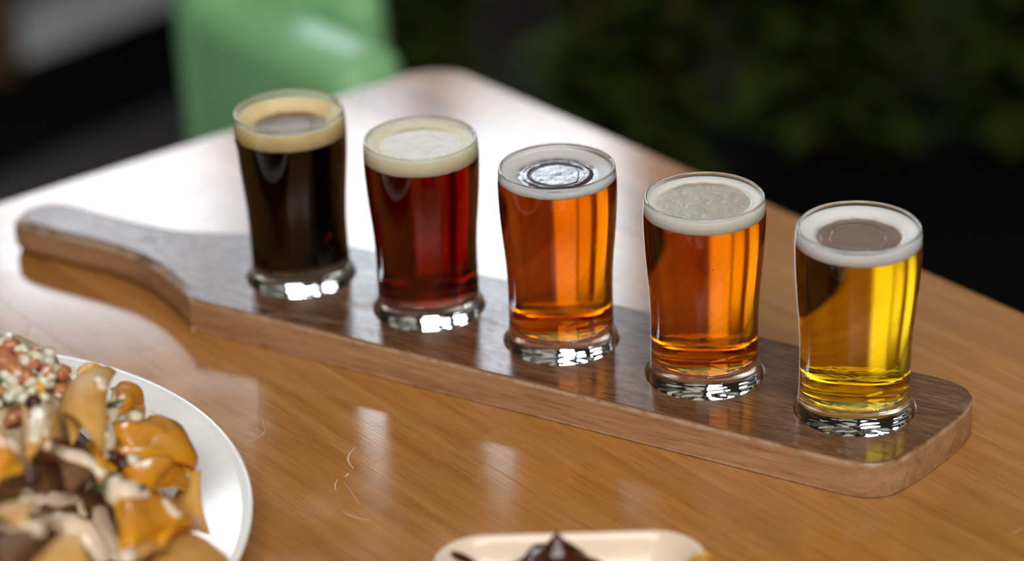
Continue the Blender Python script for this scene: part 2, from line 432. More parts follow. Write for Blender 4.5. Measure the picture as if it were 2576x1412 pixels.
dg = bpy.context.evaluated_depsgraph_get(); ev = board.evaluated_get(dg); nm = bpy.data.meshes.new_from_object(ev)
board.modifiers.clear(); board.data = nm; bpy.data.objects.remove(co); bpy.data.meshes.remove(cme)
for p in nm.polygons: p.use_smooth = True
nm.set_sharp_from_angle(angle=math.radians(28))
for p in nm.polygons:
    if abs(p.normal.z) > .9995: p.use_smooth = False
tag(board, 'long dark wooden tasting board with a paddle handle and five round recesses', 'tasting board')

# ------------------------------------------------------------------ beer glasses
GH = .1190-RZ      # glass height
OUTER = [(0, .0012)] + [(.0015*i_, .0012) for i_ in range(1, 12)] + [(.018, .0012), (.0195, .0010), (.0210, .0007), (.0235, .0002), (.0262, 0), (.0276, .0007), (.0284, .0022), (.0287, .005), (.0286, .008), (.0281, .011), (.02775, .0142), (.02755, .0175),
         (.02742, .022), (.02736, .028), (.02733, .034), (.02735, .040), (.02750, .046), (.0279, .053), (.0284, .0595), (.0290, .066), (.0296, .073), (.03005, .0795), (.0304, .086), (.0306, .092), (.0306, .098), (.0303, .103), (.0300, .1058), (.02985, .1066)]
def r_at(z):
    for (r0, z0), (r1, z1) in zip(OUTER[19:], OUTER[20:]):
        if z0 <= z <= z1: return r0+(r1-r0)*(z-z0)/(z1-z0)
    return OUTER[-1][0] if z > .1 else OUTER[19][0]
IB = .0175         # top of the thick glass bottom (above the glass base)
def wall(z): return .00215 - .0006*min(1, max(0, (z-.02)/.08))
RIM = [(.0294, GH), (.0289, GH), (.0284, .1066), (.02825, .1058)]
inner = []
for z in [.103, .098, .092, .086, .0795, .073, .066, .0595, .053, .046, .040, .034, .028, .0235, .0205]:
    inner.append((r_at(z)-wall(z), z))
inner += [(.0246, .0190), (.0232, .0180), (.0205, IB), (.018, IB), (.0155, IB-.0002), (.013, IB-.0003), (.010, IB-.0003), (.007, IB-.0004), (.004, IB-.0004), (0, IB-.0004)]
M_FOAMS = [mat_foam('tan_foam', (.93, .72, .42), (.86, .62, .33), (.19, .125, .08), .0212, .24, .5, .22),
           mat_foam('cream_foam', (.93, .84, .62), (.88, .77, .54), (.40, .33, .22), .0222, .24, .9, .7),
           mat_foam('white_foam', (.94, .93, .88), (.90, .88, .81), (.060, .032, .030), .0218, .10, .8, .75),
           mat_foam('ivory_foam', (.93, .91, .82), (.88, .85, .73), (.42, .38, .30), .0242, .26, .9, .7),
           mat_foam('bright_foam', (.95, .95, .94), (.92, .92, .91), (.20, .135, .105), .0218, .12, .4)]
M_BEERS = [mat_beer('stout', (190, 260, 330)), mat_beer('red_ale', (40, 150, 200)), mat_beer('amber_ale', (5.5, 36, 140)), mat_beer('copper_ale', (5.0, 33, 140)), mat_beer('golden_lager', (1.2, 11, 100))]
M_BUBBLE = NT('gas_bubble'); _g = M_BUBBLE.n('ShaderNodeBsdfGlass'); _g.inputs['IOR'].default_value = 1/1.345; _g.inputs['Roughness'].default_value = 0; M_BUBBLE.l(_g.outputs[0], M_BUBBLE.out.inputs['Surface']); M_BUBBLE = M_BUBBLE.m
NAMES = [('glass of black stout with a tan foam collar nearest the board handle', 'stout'), ('glass of deep red ale with a thick cream foam collar', 'red ale'),
         ('glass of orange amber ale with thin white foam and a dark shiny surface', 'amber ale'), ('glass of copper orange ale fully covered by grey-ivory foam', 'copper ale'),
         ('glass of golden yellow lager with white foam at the rounded board end', 'golden lager')]
FB = [.1059, .1085, .1128, .1105, .1107]; FT = [.1158, .1174, .1160, .1170, .1168]; FC = [.0058, .0016, .0017, .0010, .0032]
GRV = [.0004, 0, .0008, 0, .0004]
FILMR = [.0205, .0222, .0205, .0240, .0212]
def wavy(gbm):
    for v in gbm.verts:        # hand-pressed thick foot: its underside and floor are a little wavy
        a_ = math.atan2(v.co.y, v.co.x)
        if v.co.z < .0022: v.co.z += .00020*noise.noise(Vector((v.co.x*260, v.co.y*260, 4))) + .00028*max(0, math.hypot(v.co.x, v.co.y)-.019)/.007*noise.noise(Vector((math.cos(a_)*7, math.sin(a_)*7, 8)))
        elif v.co.z < .013 and math.hypot(v.co.x, v.co.y) > .026:
            f_ = 1+.006*noise.noise(Vector((math.cos(a_)*5, math.sin(a_)*5, v.co.z*120))); v.co.x *= f_; v.co.y *= f_
        elif v.co.z < .0182 and math.hypot(v.co.x, v.co.y) < .0236: v.co.z += .00018*noise.noise(Vector((v.co.x*230, v.co.y*230, 14)))
    return gbm
for k in range(5):
    g = thing('beer_glass', NAMES[k][0], 'beer glass', (GX[k], GY[k], RZ+.0001), 'tasting glasses set in the board')
    zb = FB[k]-RZ; zt = FT[k]-RZ; ov = .0004
    # the tumbler's inner wall is free above the foam; below it the beer's own surface is the glass-beer boundary
    free = [(r_at(z)-wall(z), z) for z in (GH-.0145+.0001*i_ for i_ in range(0, 1))] if False else []
    zl = zt-.0012; lip = [(r_at(zl+(.1052-zl)*t_)-wall(zl+(.1052-zl)*t_), zl+(.1052-zl)*t_) for t_ in (1, .6, .3, 0) if .1052 > zl]
    tum = link('tumbler', mesh_bm_raw(wavy(lathe(OUTER + RIM[:3] + (RIM[3:] if .1058 > zl else []) + lip, 128)), 60), M_GLASS, g)
    tum.data.materials.append(M_STIPPLE)
    for p_ in tum.data.polygons:
        if p_.center.z < .0016 and .0195 < math.hypot(p_.center.x, p_.center.y) < .0268: p_.material_index = 1
    prof = [p for p in inner[::-1] if p[1] < zb-.0002] + [(r_at(zb)-wall(zb), zb+.0003), (r_at(zb)-wall(zb)-.001, zb+.0004), (.02, zb+.0006), (0, zb+.0006)]
    link('beer', mesh_bm(wavy(lathe(prof, 128)), True, 60), M_BEERS[k], g)
    # foam: a collar against the glass that dips towards the middle
    ri = lambda z: r_at(z)-wall(z)+ov
    d = FC[k]; fr = FILMR[k]
    fp = [(0, zb), (.020, zb), (ri(zb)-.0006, zb), (ri(zb+.0006), zb+.0007), (ri((zb+zt)/2), (zb+zt)/2), (ri(zt-.0004), zt-.0003), (ri(zt)-.0016, zt-.0005), (.0262, zt-.0006-.15*d), (.0245, zt-.0006-.35*d), ((fr+.0245)/2, zt-.0006-.7*d), (fr, zt-.0006-d)] + [(fr*q_, zt-.0007-d+(GRV[k] if abs(q_-.78) < .05 else 0)) for q_ in (.93, .86, .78, .70, .62, .52, .42, .32, .22, .12, .05)] + [(0, zt-.0007-d)]
    fbm = lathe(fp, 96); rr = random.Random(k)
    for v in fbm.verts:
        rad = math.hypot(v.co.x, v.co.y)
        q = noise.noise(Vector((v.co.x*220, v.co.y*220, k*9.1)))
        if v.co.z < zb+.0004: v.co.z += q*.00035
        elif rad < .0268: v.co.z += q*(.0002 if rad > fr else .00008) + (.00016 if k == 2 else .00008)*noise.noise(Vector((v.co.x*90, v.co.y*90, k*5.3)))*(1 if rad < fr else 0)
    foam = link('foam', mesh_bm(fbm, True, 70), M_FOAMS[k], g)

    # pale ridge of foam around the film, painting a ring highlight in the amber ale, and a few bubbles hanging in the clear beers
    if k in (0, 2, 4):
        P = []
        for i in range(80):
            a = 2*PI*i/80; w = .60 + .16*noise.noise(Vector((math.cos(a)*1.1, math.sin(a)*1.1, k*2.3+.7))) + .03*noise.noise(Vector((math.cos(a)*5, math.sin(a)*5, k)))
            P.append(Vector((fr*w*math.cos(a)*1.1, fr*w*math.sin(a), zt-.0006-d)))
        b = bmesh.new(); tube(b, P[:62] if k == 0 else P + [P[0]], [.0004+.00022*noise.noise(Vector((i*.21, k, 0))) for i in range(62 if k == 0 else 81)], 6, .7)
        link('foam_glint_ring', mesh_bm(b, True), M_FOAMS[k], foam)
    if k >= 2:
        b = bmesh.new(); rb = random.Random(40+k)
        for i in range(34):
            zz_ = rb.uniform(.022, zb-.004); rad = (r_at(zz_)-wall(zz_))*rb.choice((.55, .8, .93, .95)); a = rb.uniform(0, 2*PI)
            if i % 3 == 0: a = -1.05+k*.02; rad = (r_at(zz_)-wall(zz_))*.94
            bmesh.ops.create_icosphere(b, subdivisions=1, radius=rb.uniform(.00014, .00034), matrix=Matrix.Translation((rad*math.cos(a), rad*math.sin(a), zz_)))
        bo = link('bubbles', mesh_bm(b, True), M_BUBBLE, g); bo['kind'] = 'stuff'

# ------------------------------------------------------------------ plate of nachos
PC = Vector((-.0306, -.328, 0)); PR = .190
plate = link('dinner_plate', mesh_bm(lathe([(0, .0045), (.10, .0045), (.128, .0065), (.150, .0105), (.170, .0165), (.184, .0215), (.1885, .0228), (.1900, .0222), (.1898, .0212), (.186, .0185), (.172, .0128), (.150, .006), (.128, .002), (.112, .0002), (.100, .0002), (.096, .0014), (0, .0014)], 128), True, 60), M_PORC, None, PC)
tag(plate, 'round white coupe plate holding the nachos, cut off by the frame', 'plate')

M_CHIP = mat_food('corn_chip', (.55, .27, .055), (.70, .40, .11), .5, 90)
M_CHIP2 = mat_food('yellow_chip', (.75, .36, .02), (.85, .46, .04), .35, 90)
M_CHEESE = mat_food('melted_cheese', (.64, .24, .010), (.80, .36, .018), .22, 45, .3, .15)
M_SAUCE = mat_food('cream_sauce', (.80, .64, .46), (.86, .74, .58), .22, 150, .2, .1)
M_MEAT = mat_food('ground_meat', (.085, .036, .012), (.24, .105, .030), .65, 130, .0, .7)
M_TOM = mat_food('tomato', (.42, .12, .045), (.56, .25, .12), .15, 160)
M_ONION = mat_food('onion', (.66, .60, .44), (.84, .80, .70), .15, 160, .4)
M_HERB = mat_food('green_herb', (.03, .07, .012), (.09, .15, .03), .4, 160)
M_BEAN = mat_food('dark_bean', (.045, .012, .012), (.08, .02, .018), .25, 160)

HC = Vector((.010, -.292, 0))
def hump(x, y):
    dx, dy = (x-HC.x)/.113, (y-HC.y)/.094; r2 = dx*dx+dy*dy
    return max(0, 1-r2)**.75
bm = bmesh.new(); NG = 56; gv = {}
for i in range(NG+1):
    for j in range(NG+1):
        x = HC.x-.115+.23*i/NG; y = HC.y-.095+.19*j/NG
        hh = hump(x, y); z = .0055+hh*.056 + (.009*noise.noise(Vector((x*55, y*55, 1)))+.005*noise.noise(Vector((x*150, y*150, 3))))*min(1, hh*3)
        gv[i, j] = bm.verts.new((x, y, z)) if hh > 0 else None
for i in range(NG):
    for j in range(NG):
        q = [gv[i, j], gv[i+1, j], gv[i+1, j+1], gv[i, j+1]]
        q = [v for v in q if v]
        if len(q) >= 3: bm.faces.new(q)
bmesh.ops.recalc_face_normals(bm, faces=bm.faces)
ext = bmesh.ops.extrude_edge_only(bm, edges=[e for e in bm.edges if e.is_boundary])
for v in [g for g in ext['geom'] if isinstance(g, bmesh.types.BMVert)]: v.co.z = .0052
ground = link('ground_beef', mesh_bm(bm, True), M_MEAT)
tag(ground, 'heap of brown ground beef in the middle of the nacho plate', 'meat', kind='stuff')

SURF = []
def chip_mesh(P, bend=.006, th=.0016, n=9, seed=0):
    A, B, C = [Vector(p) for p in P]; cen = (A+B+C)/3
    nr = (B-A).cross(C-A).normalized()
    if nr.z < 0: nr = -nr
    bm = bmesh.new(); g = {}; lay = []
    rr = random.Random(seed); ph = rr.uniform(0, 6)
    for side in (1, -1):
        for i in range(n+1):
            for j in range(n+1-i):
                u, v = i/n, j/n; w = 1-u-v
                p = A*u+B*v+C*w
                m = max(u, v, w)
                if m > .88: p = p.lerp(cen, (m-.88)*.6)        # rounded corners
                d = (u*v+v*w+w*u)*3
                s = math.sin(ph+u*4)*.25
                p = p + nr*(bend*(d+s*.4) + side*th/2 + .0012*noise.noise(p*90))
                g[side, i, j] = bm.verts.new(p)
    for i in range(n):
        for j in range(n-i):
            for side in (1, -1):
                bm.faces.new((g[side, i, j], g[side, i+1, j], g[side, i, j+1]))
                if i+j < n-1: bm.faces.new((g[side, i+1, j], g[side, i+1, j+1], g[side, i, j+1]))
    def strip(L):
        for a, b in zip(L, L[1:]): bm.faces.new((g[(1,)+a], g[(1,)+b], g[(-1,)+b], g[(-1,)+a]))
    strip([(i, 0) for i in range(n+1)]); strip([(0, j) for j in range(n+1)]); strip([(i, n-i) for i in range(n+1)])
    return bm, nr
def chip(corners, mat, label, bend=.006, cheese=None, group='tortilla chips in the nacho pile', seed=0):
    P = [at(*c) if len(c) == 3 and c[0] > 1.5 or c[1] > 1.5 else Vector(c) for c in corners]
    cen = (P[0]+P[1]+P[2])/3
    bm, nr = chip_mesh([p-cen for p in P], bend, seed=seed)
    o = link('tortilla_chip', mesh_bm(bm, True, 50), mat, None, cen); tag(o, label, 'tortilla chip', group)
    SURF.append(o)
    if cheese:
        Q = [(p-cen)*cheese + nr*.0022 for p in P]
        bm, _ = chip_mesh(Q, bend*cheese*1.15, .0034, 9, seed+5)
        for v in bm.verts: v.co += Vector((1, 1, .3))*.0025*noise.noise((v.co+cen)*70)
        c = link('melted_cheese', mesh_bm(bm, True), M_CHEESE, o); c['label'] = 'glossy orange melted cheese'
        SURF.append(c)
    return o
G = 'plain corner of a tortilla chip sticking out of the nacho pile'
chip([(502, 1176, .046), (424, 1300, .024), (532, 1352, .026)], M_CHIP, 'tan tortilla chip leaning at the pile edge beside the bare white plate', .004, None, seed=1)
chip([(390, 1045, .048), (500, 1196, .042), (255, 1190, .066)], M_CHIP2, 'broad tortilla chip under bright orange cheese above the leaning tan chip', .006, .96, seed=2)
chip([(296, 925, .080), (140, 1060, .074), (268, 1168, .072)], M_CHIP, 'upright curled tortilla chip with a sauce drip running down it', .016, None, seed=3)
chip([(196, 992, .080), (190, 938, .080), (268, 938, .078)], M_CHIP2, 'small bright yellow tortilla chip at the top of the pile', .006, None, seed=4)
chip([(265, 1225, .066), (512, 1335, .034), (300, 1400, .064)], M_CHIP2, 'large cheese-covered tortilla chip low on the right of the pile', .006, .97, seed=5)
chip([(192, 1338, .088), (60, 1450, .086), (236, 1460, .084)], M_CHIP, 'pale plain tortilla chip at the bottom of the frame', .004, None, seed=6)
chip([(278, 972, .062), (366, 1048, .050), (250, 1085, .070)], M_CHIP2, 'orange tortilla chip tucked behind the upright curled chip', .008, .9, seed=7)
chip([(40, 985, .082), (160, 1105, .076), (60, 1180, .084)], M_CHIP, 'tan tortilla chip below the heap of diced vegetables', .008, None, seed=8)
chip([(-40, 1080, .088), (70, 1195, .086), (-30, 1240, .090)], M_CHIP2, 'orange tortilla chip crossing the left frame edge', .006, .85, seed=9)
chip([(428, 1330, .040), (585, 1425, .026), (360, 1450, .050)], M_CHIP, 'tan tortilla chip at the bottom beside the plate rim', .005, None, seed=10)
chip([(300, 1345, .056), (430, 1390, .048), (300, 1450, .062)], M_CHIP, 'tortilla chip half hidden under the large low cheese chip', .006, None, seed=11)
chip([(-30, 1300, .088), (95, 1275, .084), (60, 1350, .090)], M_CHIP, 'brown-tan tortilla chip beside the sauce zigzag', .006, None, seed=12)
chip([(-30, 1370, .092), (130, 1350, .088), (20, 1450, .094)], M_MEAT, 'dark meat-coated tortilla chip in the lower left corner', .006, None, seed=13)
chip([(355, 1150, .052), (470, 1240, .040), (330, 1260, .058)], M_CHIP2, 'cheese-soaked tortilla chip between the two broad orange chips', .006, .9, seed=14)
chip([(130, 1140, .066), (270, 1180, .064), (170, 1260, .072)], M_MEAT, 'meat-coated tortilla chip in the middle of the pile', .006, None, seed=15)

chip([(262, 1075, .066), (425, 1098, .050), (330, 1200, .060)], M_CHIP2, 'orange cheese chip between the upright curled chip and the broad orange chip', .004, .95, seed=16)
chip([(300, 1190, .064), (430, 1175, .054), (345, 1290, .060)], M_CHIP2, 'orange cheese chip directly below the thick sauce blob', .004, .95, seed=17)
chip([(215, 1110, .066), (300, 1150, .062), (250, 1230, .066)], M_CHIP2, 'small orange chip under the long sauce band', .004, .9, seed=18)
chip([(150, 1020, .078), (245, 1010, .074), (180, 1130, .074)], M_CHIP, 'tan tortilla chip behind the sauce strand left of the upright chip', .004, None, seed=19)
chip([(350, 1300, .056), (470, 1300, .044), (400, 1400, .052)], M_CHIP2, 'orange cheese chip at the lower right of the pile near the rim', .004, .95, seed=20)
dg = bpy.context.evaluated_depsgraph_get(); dg.update()
def bvh_of(objs):
    V, Fc = [], []
    for o in objs:
        mw = o.matrix_world; b = len(V)
        V += [mw @ v.co for v in o.data.vertices]; Fc += [[i+b for i in p.vertices] for p in o.data.polygons]
    return BVHTree.FromPolygons(V, Fc)
bpy.context.view_layer.update()
BV = bvh_of(SURF+[ground, plate])
def hit(px, py):
    d = (at(px, py, 0)-CAM).normalized(); loc, nr, i, _ = BV.ray_cast(CAM, d)
    if loc is None: return at(px, py, .04), Vector((0, 0, 1))
    if nr.dot(d) > 0: nr = -nr
    return loc, nr
# sauce strands lying over the pile
STR = [([(104, 985), (102, 1030), (94, 1075), (84, 1120)], .0042), ([(6, 990), (12, 1030), (10, 1065)], .005), ([(110, 1118), (165, 1148), (215, 1165), (255, 1196)], .0046), ([(225, 1232), (262, 1222), (300, 1240), (340, 1244), (364, 1248)], .0062),
       ([(62, 1240), (90, 1262), (140, 1262), (188, 1262), (205, 1300)], .0040), ([(64, 1250), (76, 1295), (92, 1348)], .0045), ([(-20, 1342), (60, 1334), (150, 1326), (205, 1338), (245, 1385), (262, 1420)], .0062), ([(250, 1282), (256, 1330), (280, 1380), (300, 1415)], .0052),
       ([(272, 1018), (284, 1042), (274, 1085), (268, 1120), (268, 1158)], .0040), ([(250, 958), (254, 985)], .0036), ([(18, 1118), (48, 1150), (76, 1184)], .0048), ([(128, 968), (160, 945), (190, 936)], .0042), ([(150, 1005), (120, 1040), (108, 1100)], .003), ([(325, 1375), (318, 1420)], .004), ([(400, 1240), (430, 1290), (452, 1300)], .0026)]
sauce = thing('sauce_drizzle', 'pale creamy sauce drizzled in strands over the nachos', 'sauce', HC)
for pl, r in STR:
    pp = crom([(x, y, 0) for x, y in pl], 4); P, Nn = [], []
    for q in pp:
        l, nr = hit(q.x, q.y); P.append(l + nr*r*.35 - HC); Nn.append(nr)
    for _ in range(2):
        P = [P[0]] + [(P[i-1]+P[i]*2+P[i+1])/4 for i in range(1, len(P)-1)] + [P[-1]]
    bm = bmesh.new(); m_ = len(P)
    rad = [r*(.55+.45*math.sin(PI*min(1, max(.0, (i+.6)/m_)))) * (1+.25*noise.noise(Vector((i*.7, r*999, 0)))) for i in range(m_)]
    tube(bm, P, rad, 10, .45, Nn)
    link('sauce_strand', mesh_bm(bm, True), M_SAUCE, sauce)
# diced vegetables heaped on the left of the pile
def lump(sx, sy, sz, jit, seed, sub=1):
    bm = bmesh.new(); bmesh.ops.create_cube(bm, size=1); bmesh.ops.bevel(bm, geom=bm.edges[:], offset=.18, segments=2, affect='EDGES')
    rr = random.Random(seed)
    for v in bm.verts: v.co = Vector((v.co.x*sx, v.co.y*sy, v.co.z*sz)) * (1+jit*noise.noise(v.co*2+Vector((seed*3.1, 0, 0))))
    return mesh_bm(bm, True)
KINDS = {'tomato_dice': (M_TOM, 'small red tomato dice in the salsa heaped on the nachos', 'tomato', 'tomato dice on the nachos', [lump(.008, .007, .006, .2, s) for s in (1, 2, 3)]),
         'onion_dice': (M_ONION, 'small white onion dice in the salsa heaped on the nachos', 'onion', 'onion dice on the nachos', [lump(.008, .006, .004, .2, s) for s in (4, 5, 6)]),
         'herb_leaf': (M_HERB, 'dark green chopped herb piece among the diced vegetables', 'herb', 'chopped herbs on the nachos', [lump(.009, .007, .0022, .6, s) for s in (7, 8)]),
         'black_bean': (M_BEAN, 'dark purple-black bean among the diced vegetables', 'bean', 'beans on the nachos', [lump(.009, .006, .0055, .2, s) for s in (9,)]),
         'corn_kernel': (M_CHIP2, 'yellow-orange corn kernel among the diced vegetables', 'corn', 'corn kernels on the nachos', [lump(.006, .005, .005, .3, s) for s in (10, 11)])}
used = {}
def bit(kind, p, seed, sc=1.0):
    mat, lab, cat, grp, ms = KINDS[kind]; rr = random.Random(seed)
    me = rr.choice(ms); o = bpy.data.objects.new(kind, me); COL.objects.link(o)
    if not me.materials: me.materials.append(mat)
    o.location = p; o.rotation_euler = (rr.uniform(-.6, .6), rr.uniform(-.6, .6), rr.uniform(0, 6)); o.scale = (sc,)*3
    tag(o, lab, cat, grp); return o
rr = random.Random(5)
SAL = [(rr.choice(['onion_dice', 'onion_dice', 'onion_dice', 'tomato_dice', 'corn_kernel', 'herb_leaf']), 60+66*rr.uniform(-.95, .95), 950+62*rr.uniform(-.9, .9)) for _ in range(34)] + [('tomato_dice', 20, 880), ('onion_dice', 6, 868), ('onion_dice', 24, 862), ('tomato_dice', 4, 896), ('onion_dice', 46, 888), ('tomato_dice', 48, 902), ('onion_dice', 60, 890), ('corn_kernel', 90, 908), ('tomato_dice', 28, 918), ('tomato_dice', 10, 922), ('onion_dice', 72, 912), ('onion_dice', 50, 925),
       ('onion_dice', 16, 940), ('onion_dice', 40, 944), ('onion_dice', 68, 930), ('black_bean', 92, 936), ('onion_dice', 84, 930), ('tomato_dice', 112, 932), ('onion_dice', 128, 928), ('tomato_dice', 148, 938), ('onion_dice', 120, 945), ('corn_kernel', 62, 956), ('herb_leaf', 22, 985), ('herb_leaf', 30, 1000), ('corn_kernel', 48, 992), ('onion_dice', 8, 962), ('onion_dice', 36, 966),
       ('onion_dice', 76, 968), ('onion_dice', 100, 958), ('onion_dice', 104, 975), ('onion_dice', 112, 1000), ('black_bean', 82, 1022), ('onion_dice', 60, 1010), ('tomato_dice', 34, 1042), ('tomato_dice', 22, 1060), ('tomato_dice', 48, 1034), ('onion_dice', 150, 995), ('tomato_dice', 150, 985), ('corn_kernel', 86, 985), ('herb_leaf', 70, 950), ('onion_dice', 2, 1010), ('herb_leaf', 8, 945)]
SALC = Vector((.005, -.235, .085))
# filler mass of the salsa under the visible dice
bm = bmesh.new(); bmesh.ops.create_icosphere(bm, subdivisions=4, radius=1)
sc_ = at(36, 968, .078)
for v in bm.verts:
    q = noise.noise(v.co*3.1)*.16+noise.noise(v.co*8)*.07
    v.co = Vector((v.co.x*.040, v.co.y*.030, v.co.z*.034))*(1+q)
fill = link('salsa', mesh_bm(bm, True), mat_food('salsa_mix', (.45, .22, .09), (.72, .62, .44), .2, 180, .2, .8), None, sc_ + Vector((-.012, .004, -.016)))
tag(fill, 'moist mound of chopped salsa at the left of the nachos', 'salsa', kind='stuff')
bpy.context.view_layer.update(); BV = bvh_of(SURF+[ground, plate, fill])
for i, (k_, x, y) in enumerate(SAL):
    l, nr = hit(x, y); bit(k_, l+nr*.002, 100+i, rr.uniform(.7, 1.15))
for i, (k_, x, y) in enumerate([('onion_dice', 362, 1042), ('herb_leaf', 288, 1028), ('herb_leaf', 277, 1232), ('black_bean', 280, 1160), ('black_bean', 305, 1175), ('herb_leaf', 330, 1242), ('onion_dice', 330, 1152), ('onion_dice', 340, 1060), ('black_bean', 60, 1195), ('tomato_dice', 130, 1160), ('onion_dice', 340, 1048)]):
    l, nr = hit(x, y); bit(k_, l+nr*.0026, 300+i, 1.0)

# ------------------------------------------------------------------ small square dish
DU = (at(1740, 1362, .03)-at(1125, 1380, .03)); DU.z = 0; DU.normalize(); DV = Vector((DU.y, -DU.x, 0))
DM = (at(1125, 1380, .03)+at(1740, 1362, .03))/2
DCN = Vector((DM.x, DM.y, 0))+DV*.052
def rsq(h, r, bow, n=10):
    pts = []
    for cx, cy, a0 in ((h-r, h-r, 0), (-(h-r), h-r, PI/2), (-(h-r), -(h-r), PI), (h-r, -(h-r), 3*PI/2)):
        pts += [Vector((cx+r*math.cos(a0+i/n*PI/2), cy+r*math.sin(a0+i/n*PI/2))) for i in range(n+1)]
    return [p*(1+bow*(1-abs(math.sin(2*math.atan2(p.y, p.x))))) for p in pts]
bm = bmesh.new(); rings = []
for h, r, z in [(.030, .012, .0), (.034, .014, .0), (.040, .017, .004), (.050, .020, .014), (.0575, .022, .026), (.0598, .0225, .0305), (.0598, .0225, .0315), (.0585, .0220, .0318), (.0570, .0215, .0305), (.0555, .021, .026), (.048, .019, .015), (.038, .016, .0065), (.026, .012, .0045)]:
    rings.append([bm.verts.new((p.x, p.y, z)) for p in rsq(h, r, .05)])
for A, B in zip(rings, rings[1:]):
    for i in range(len(A)): bm.faces.new((A[i], A[(i+1) % len(A)], B[(i+1) % len(A)], B[i]))
bm.faces.new(rings[0][::-1]); bm.faces.new(rings[-1])
dish = link('square_dish', mesh_bm(bm, True, 60), M_WARMPORC, None, DCN); dish.rotation_euler = (0, 0, math.atan2(DU.y, DU.x))
tag(dish, 'small warm-tinted white square dish with rounded corners in front of the board', 'dish')
M_DARKSAUCE = mat_food('dark_glaze', (.030, .008, .004), (.07, .02, .009), .14, 90, 0, .4)
mc = at(1385, 1412, .026); 
bm = bmesh.new(); bmesh.ops.create_icosphere(bm, subdivisions=4, radius=1)
for v in bm.verts:
    q = noise.noise(v.co*1.9+Vector((4, 0, 0)))*.22+noise.noise(v.co*5)*.09
    a = max(0, v.co.normalized().dot(Vector((.05, .12, 1)).normalized()))
    v.co = Vector((v.co.x*.021, v.co.y*.017, v.co.z*.0135))*(1+q) + Vector((0, .001, .0085))*a**60
wing = link('glazed_morsel', mesh_bm(bm, True), M_DARKSAUCE, None, mc + Vector((.006, -.006, -.004))); wing.rotation_euler = (0, 0, .5)
tag(wing, 'glossy dark brown glazed morsel with a pointed tip in the square dish', 'food')
bpy.context.view_layer.update(); BV = bvh_of([dish])
def smear(name, pl, r, mat, label, cat, flat=.5):
    P, Nn = [], []
    for q in crom([(x, y, 0) for x, y in pl], 4):
        l, nr = hit(q.x, q.y); P.append(l+nr*r*.3); Nn.append(nr)
    c = P[len(P)//2].copy(); bm = bmesh.new(); m_ = len(P)
    tube(bm, [p-c for p in P], [r*(.35+.65*math.sin(PI*(i+.5)/m_)) for i in range(m_)], 8, flat, Nn)
    o = link(name, mesh_bm(bm, True), mat, None, c); return tag(o, label, cat)
smear('sauce_smear', [(1132, 1392), (1150, 1400), (1175, 1411), (1200, 1425)], .0022, M_DARKSAUCE, 'dark brown sauce streak on the inner left wall of the square dish', 'sauce')
smear('orange_crisp', [(1738, 1412), (1758, 1406), (1782, 1404)], .0022, M_CHIP2, 'thin orange crisp at the right rim of the square dish', 'food', .8)

# ------------------------------------------------------------------ scuffs in the table lacquer
M_SCUFF = plain('scuffed_lacquer', (.60, .42, .29), .7)
for pl, r in [([(612, 1116), (640, 1105), (662, 1092), (668, 1078)], .0005), ([(630, 1060), (655, 1085), (668, 1092)], .0003), ([(860, 1285), (880, 1297), (910, 1305), (935, 1311)], .0006), ([(895, 1125), (880, 1140), (876, 1160), (890, 1180)], .0009), ([(878, 1190), (868, 1200)], .0011), ([(850, 1205), (843, 1220), (845, 1235)], .0006),
               ([(925, 1170), (950, 1160), (968, 1150)], .0003), ([(862, 1210), (885, 1240), (905, 1270)], .0003), ([(655, 1030), (660, 1060), (668, 1085)], .0003), ([(2548, 1345), (2562, 1335), (2574, 1328)], .0004), ([(66, 850), (70, 830), (72, 800)], .0005)]:
    P = [at(q.x, q.y, .00005) for q in crom([(x, y, 0) for x, y in pl], 4)]
    bm = bmesh.new(); Minv = table.matrix_world.inverted() if False else None
    bpy.context.view_layer.update(); iv = table.matrix_world.inverted()
    m_ = len(P); tube(bm, [iv @ p for p in P], [.72*r*(.3+.7*math.sin(PI*(i+.5)/m_)) for i in range(m_)], 6, .12)
    link('scuff_mark', mesh_bm(bm, True), M_SCUFF, table)

# ------------------------------------------------------------------ green armchair beyond the table's far corner
def xf_bm(bm, origin, ux, uy): bm.transform(Matrix(((ux.x, uy.x, 0, origin.x), (ux.y, uy.y, 0, origin.y), (0, 0, 1, origin.z), (0, 0, 0, 1))))
CF = at(862, 205, -.10); CFg = Vector((CF.x, CF.y, FZ))
chair = thing('green_armchair', 'glossy green leather armchair standing past the far corner of the wooden table', 'armchair', CFg)
chair.rotation_euler = (0, 0, math.atan2(TU.y, TU.x))       # faces along local +x; its near arm is at y = 0
def cpart(name, sx, sy, sz, loc, bev, mat=M_GREEN, seg=5):
    return link(name, mesh_bm(box_bm(sx, sy, sz, bev, seg), True, 70), mat, chair, loc)
def crown(o, k):           # padded tops slope gently outwards
    for v in o.data.vertices:
        if v.co.z > 0: v.co.z += v.co.y*k
    return o
crown(cpart('arm', .245, .07, .52, (-.1225, .035, .12+.25+.03), .026), .13)
crown(cpart('seat_cushion', .14, .034, .14, (-.165, .088, .49), .012), .15)
cpart('seat_base', .13, .032, .30, (-.16, .088, .27), .012)
crown(cpart('arm', .10, .05, .52, (-.185, .128, .12+.25+.03), .026), .13)
cpart('backrest', .075, .16, .58, (-.245, .082, .12+.33), .034)
for sx, sy in ((-.03, .035), (-.14, .128), (-.24, .035), (-.24, .13)):
    link('leg', mesh_bm(lathe([(0, 0), (.014, 0), (.02, .15), (0, .15)], 16), True, 40), M_DARKMETAL, chair, (sx, sy, 0))

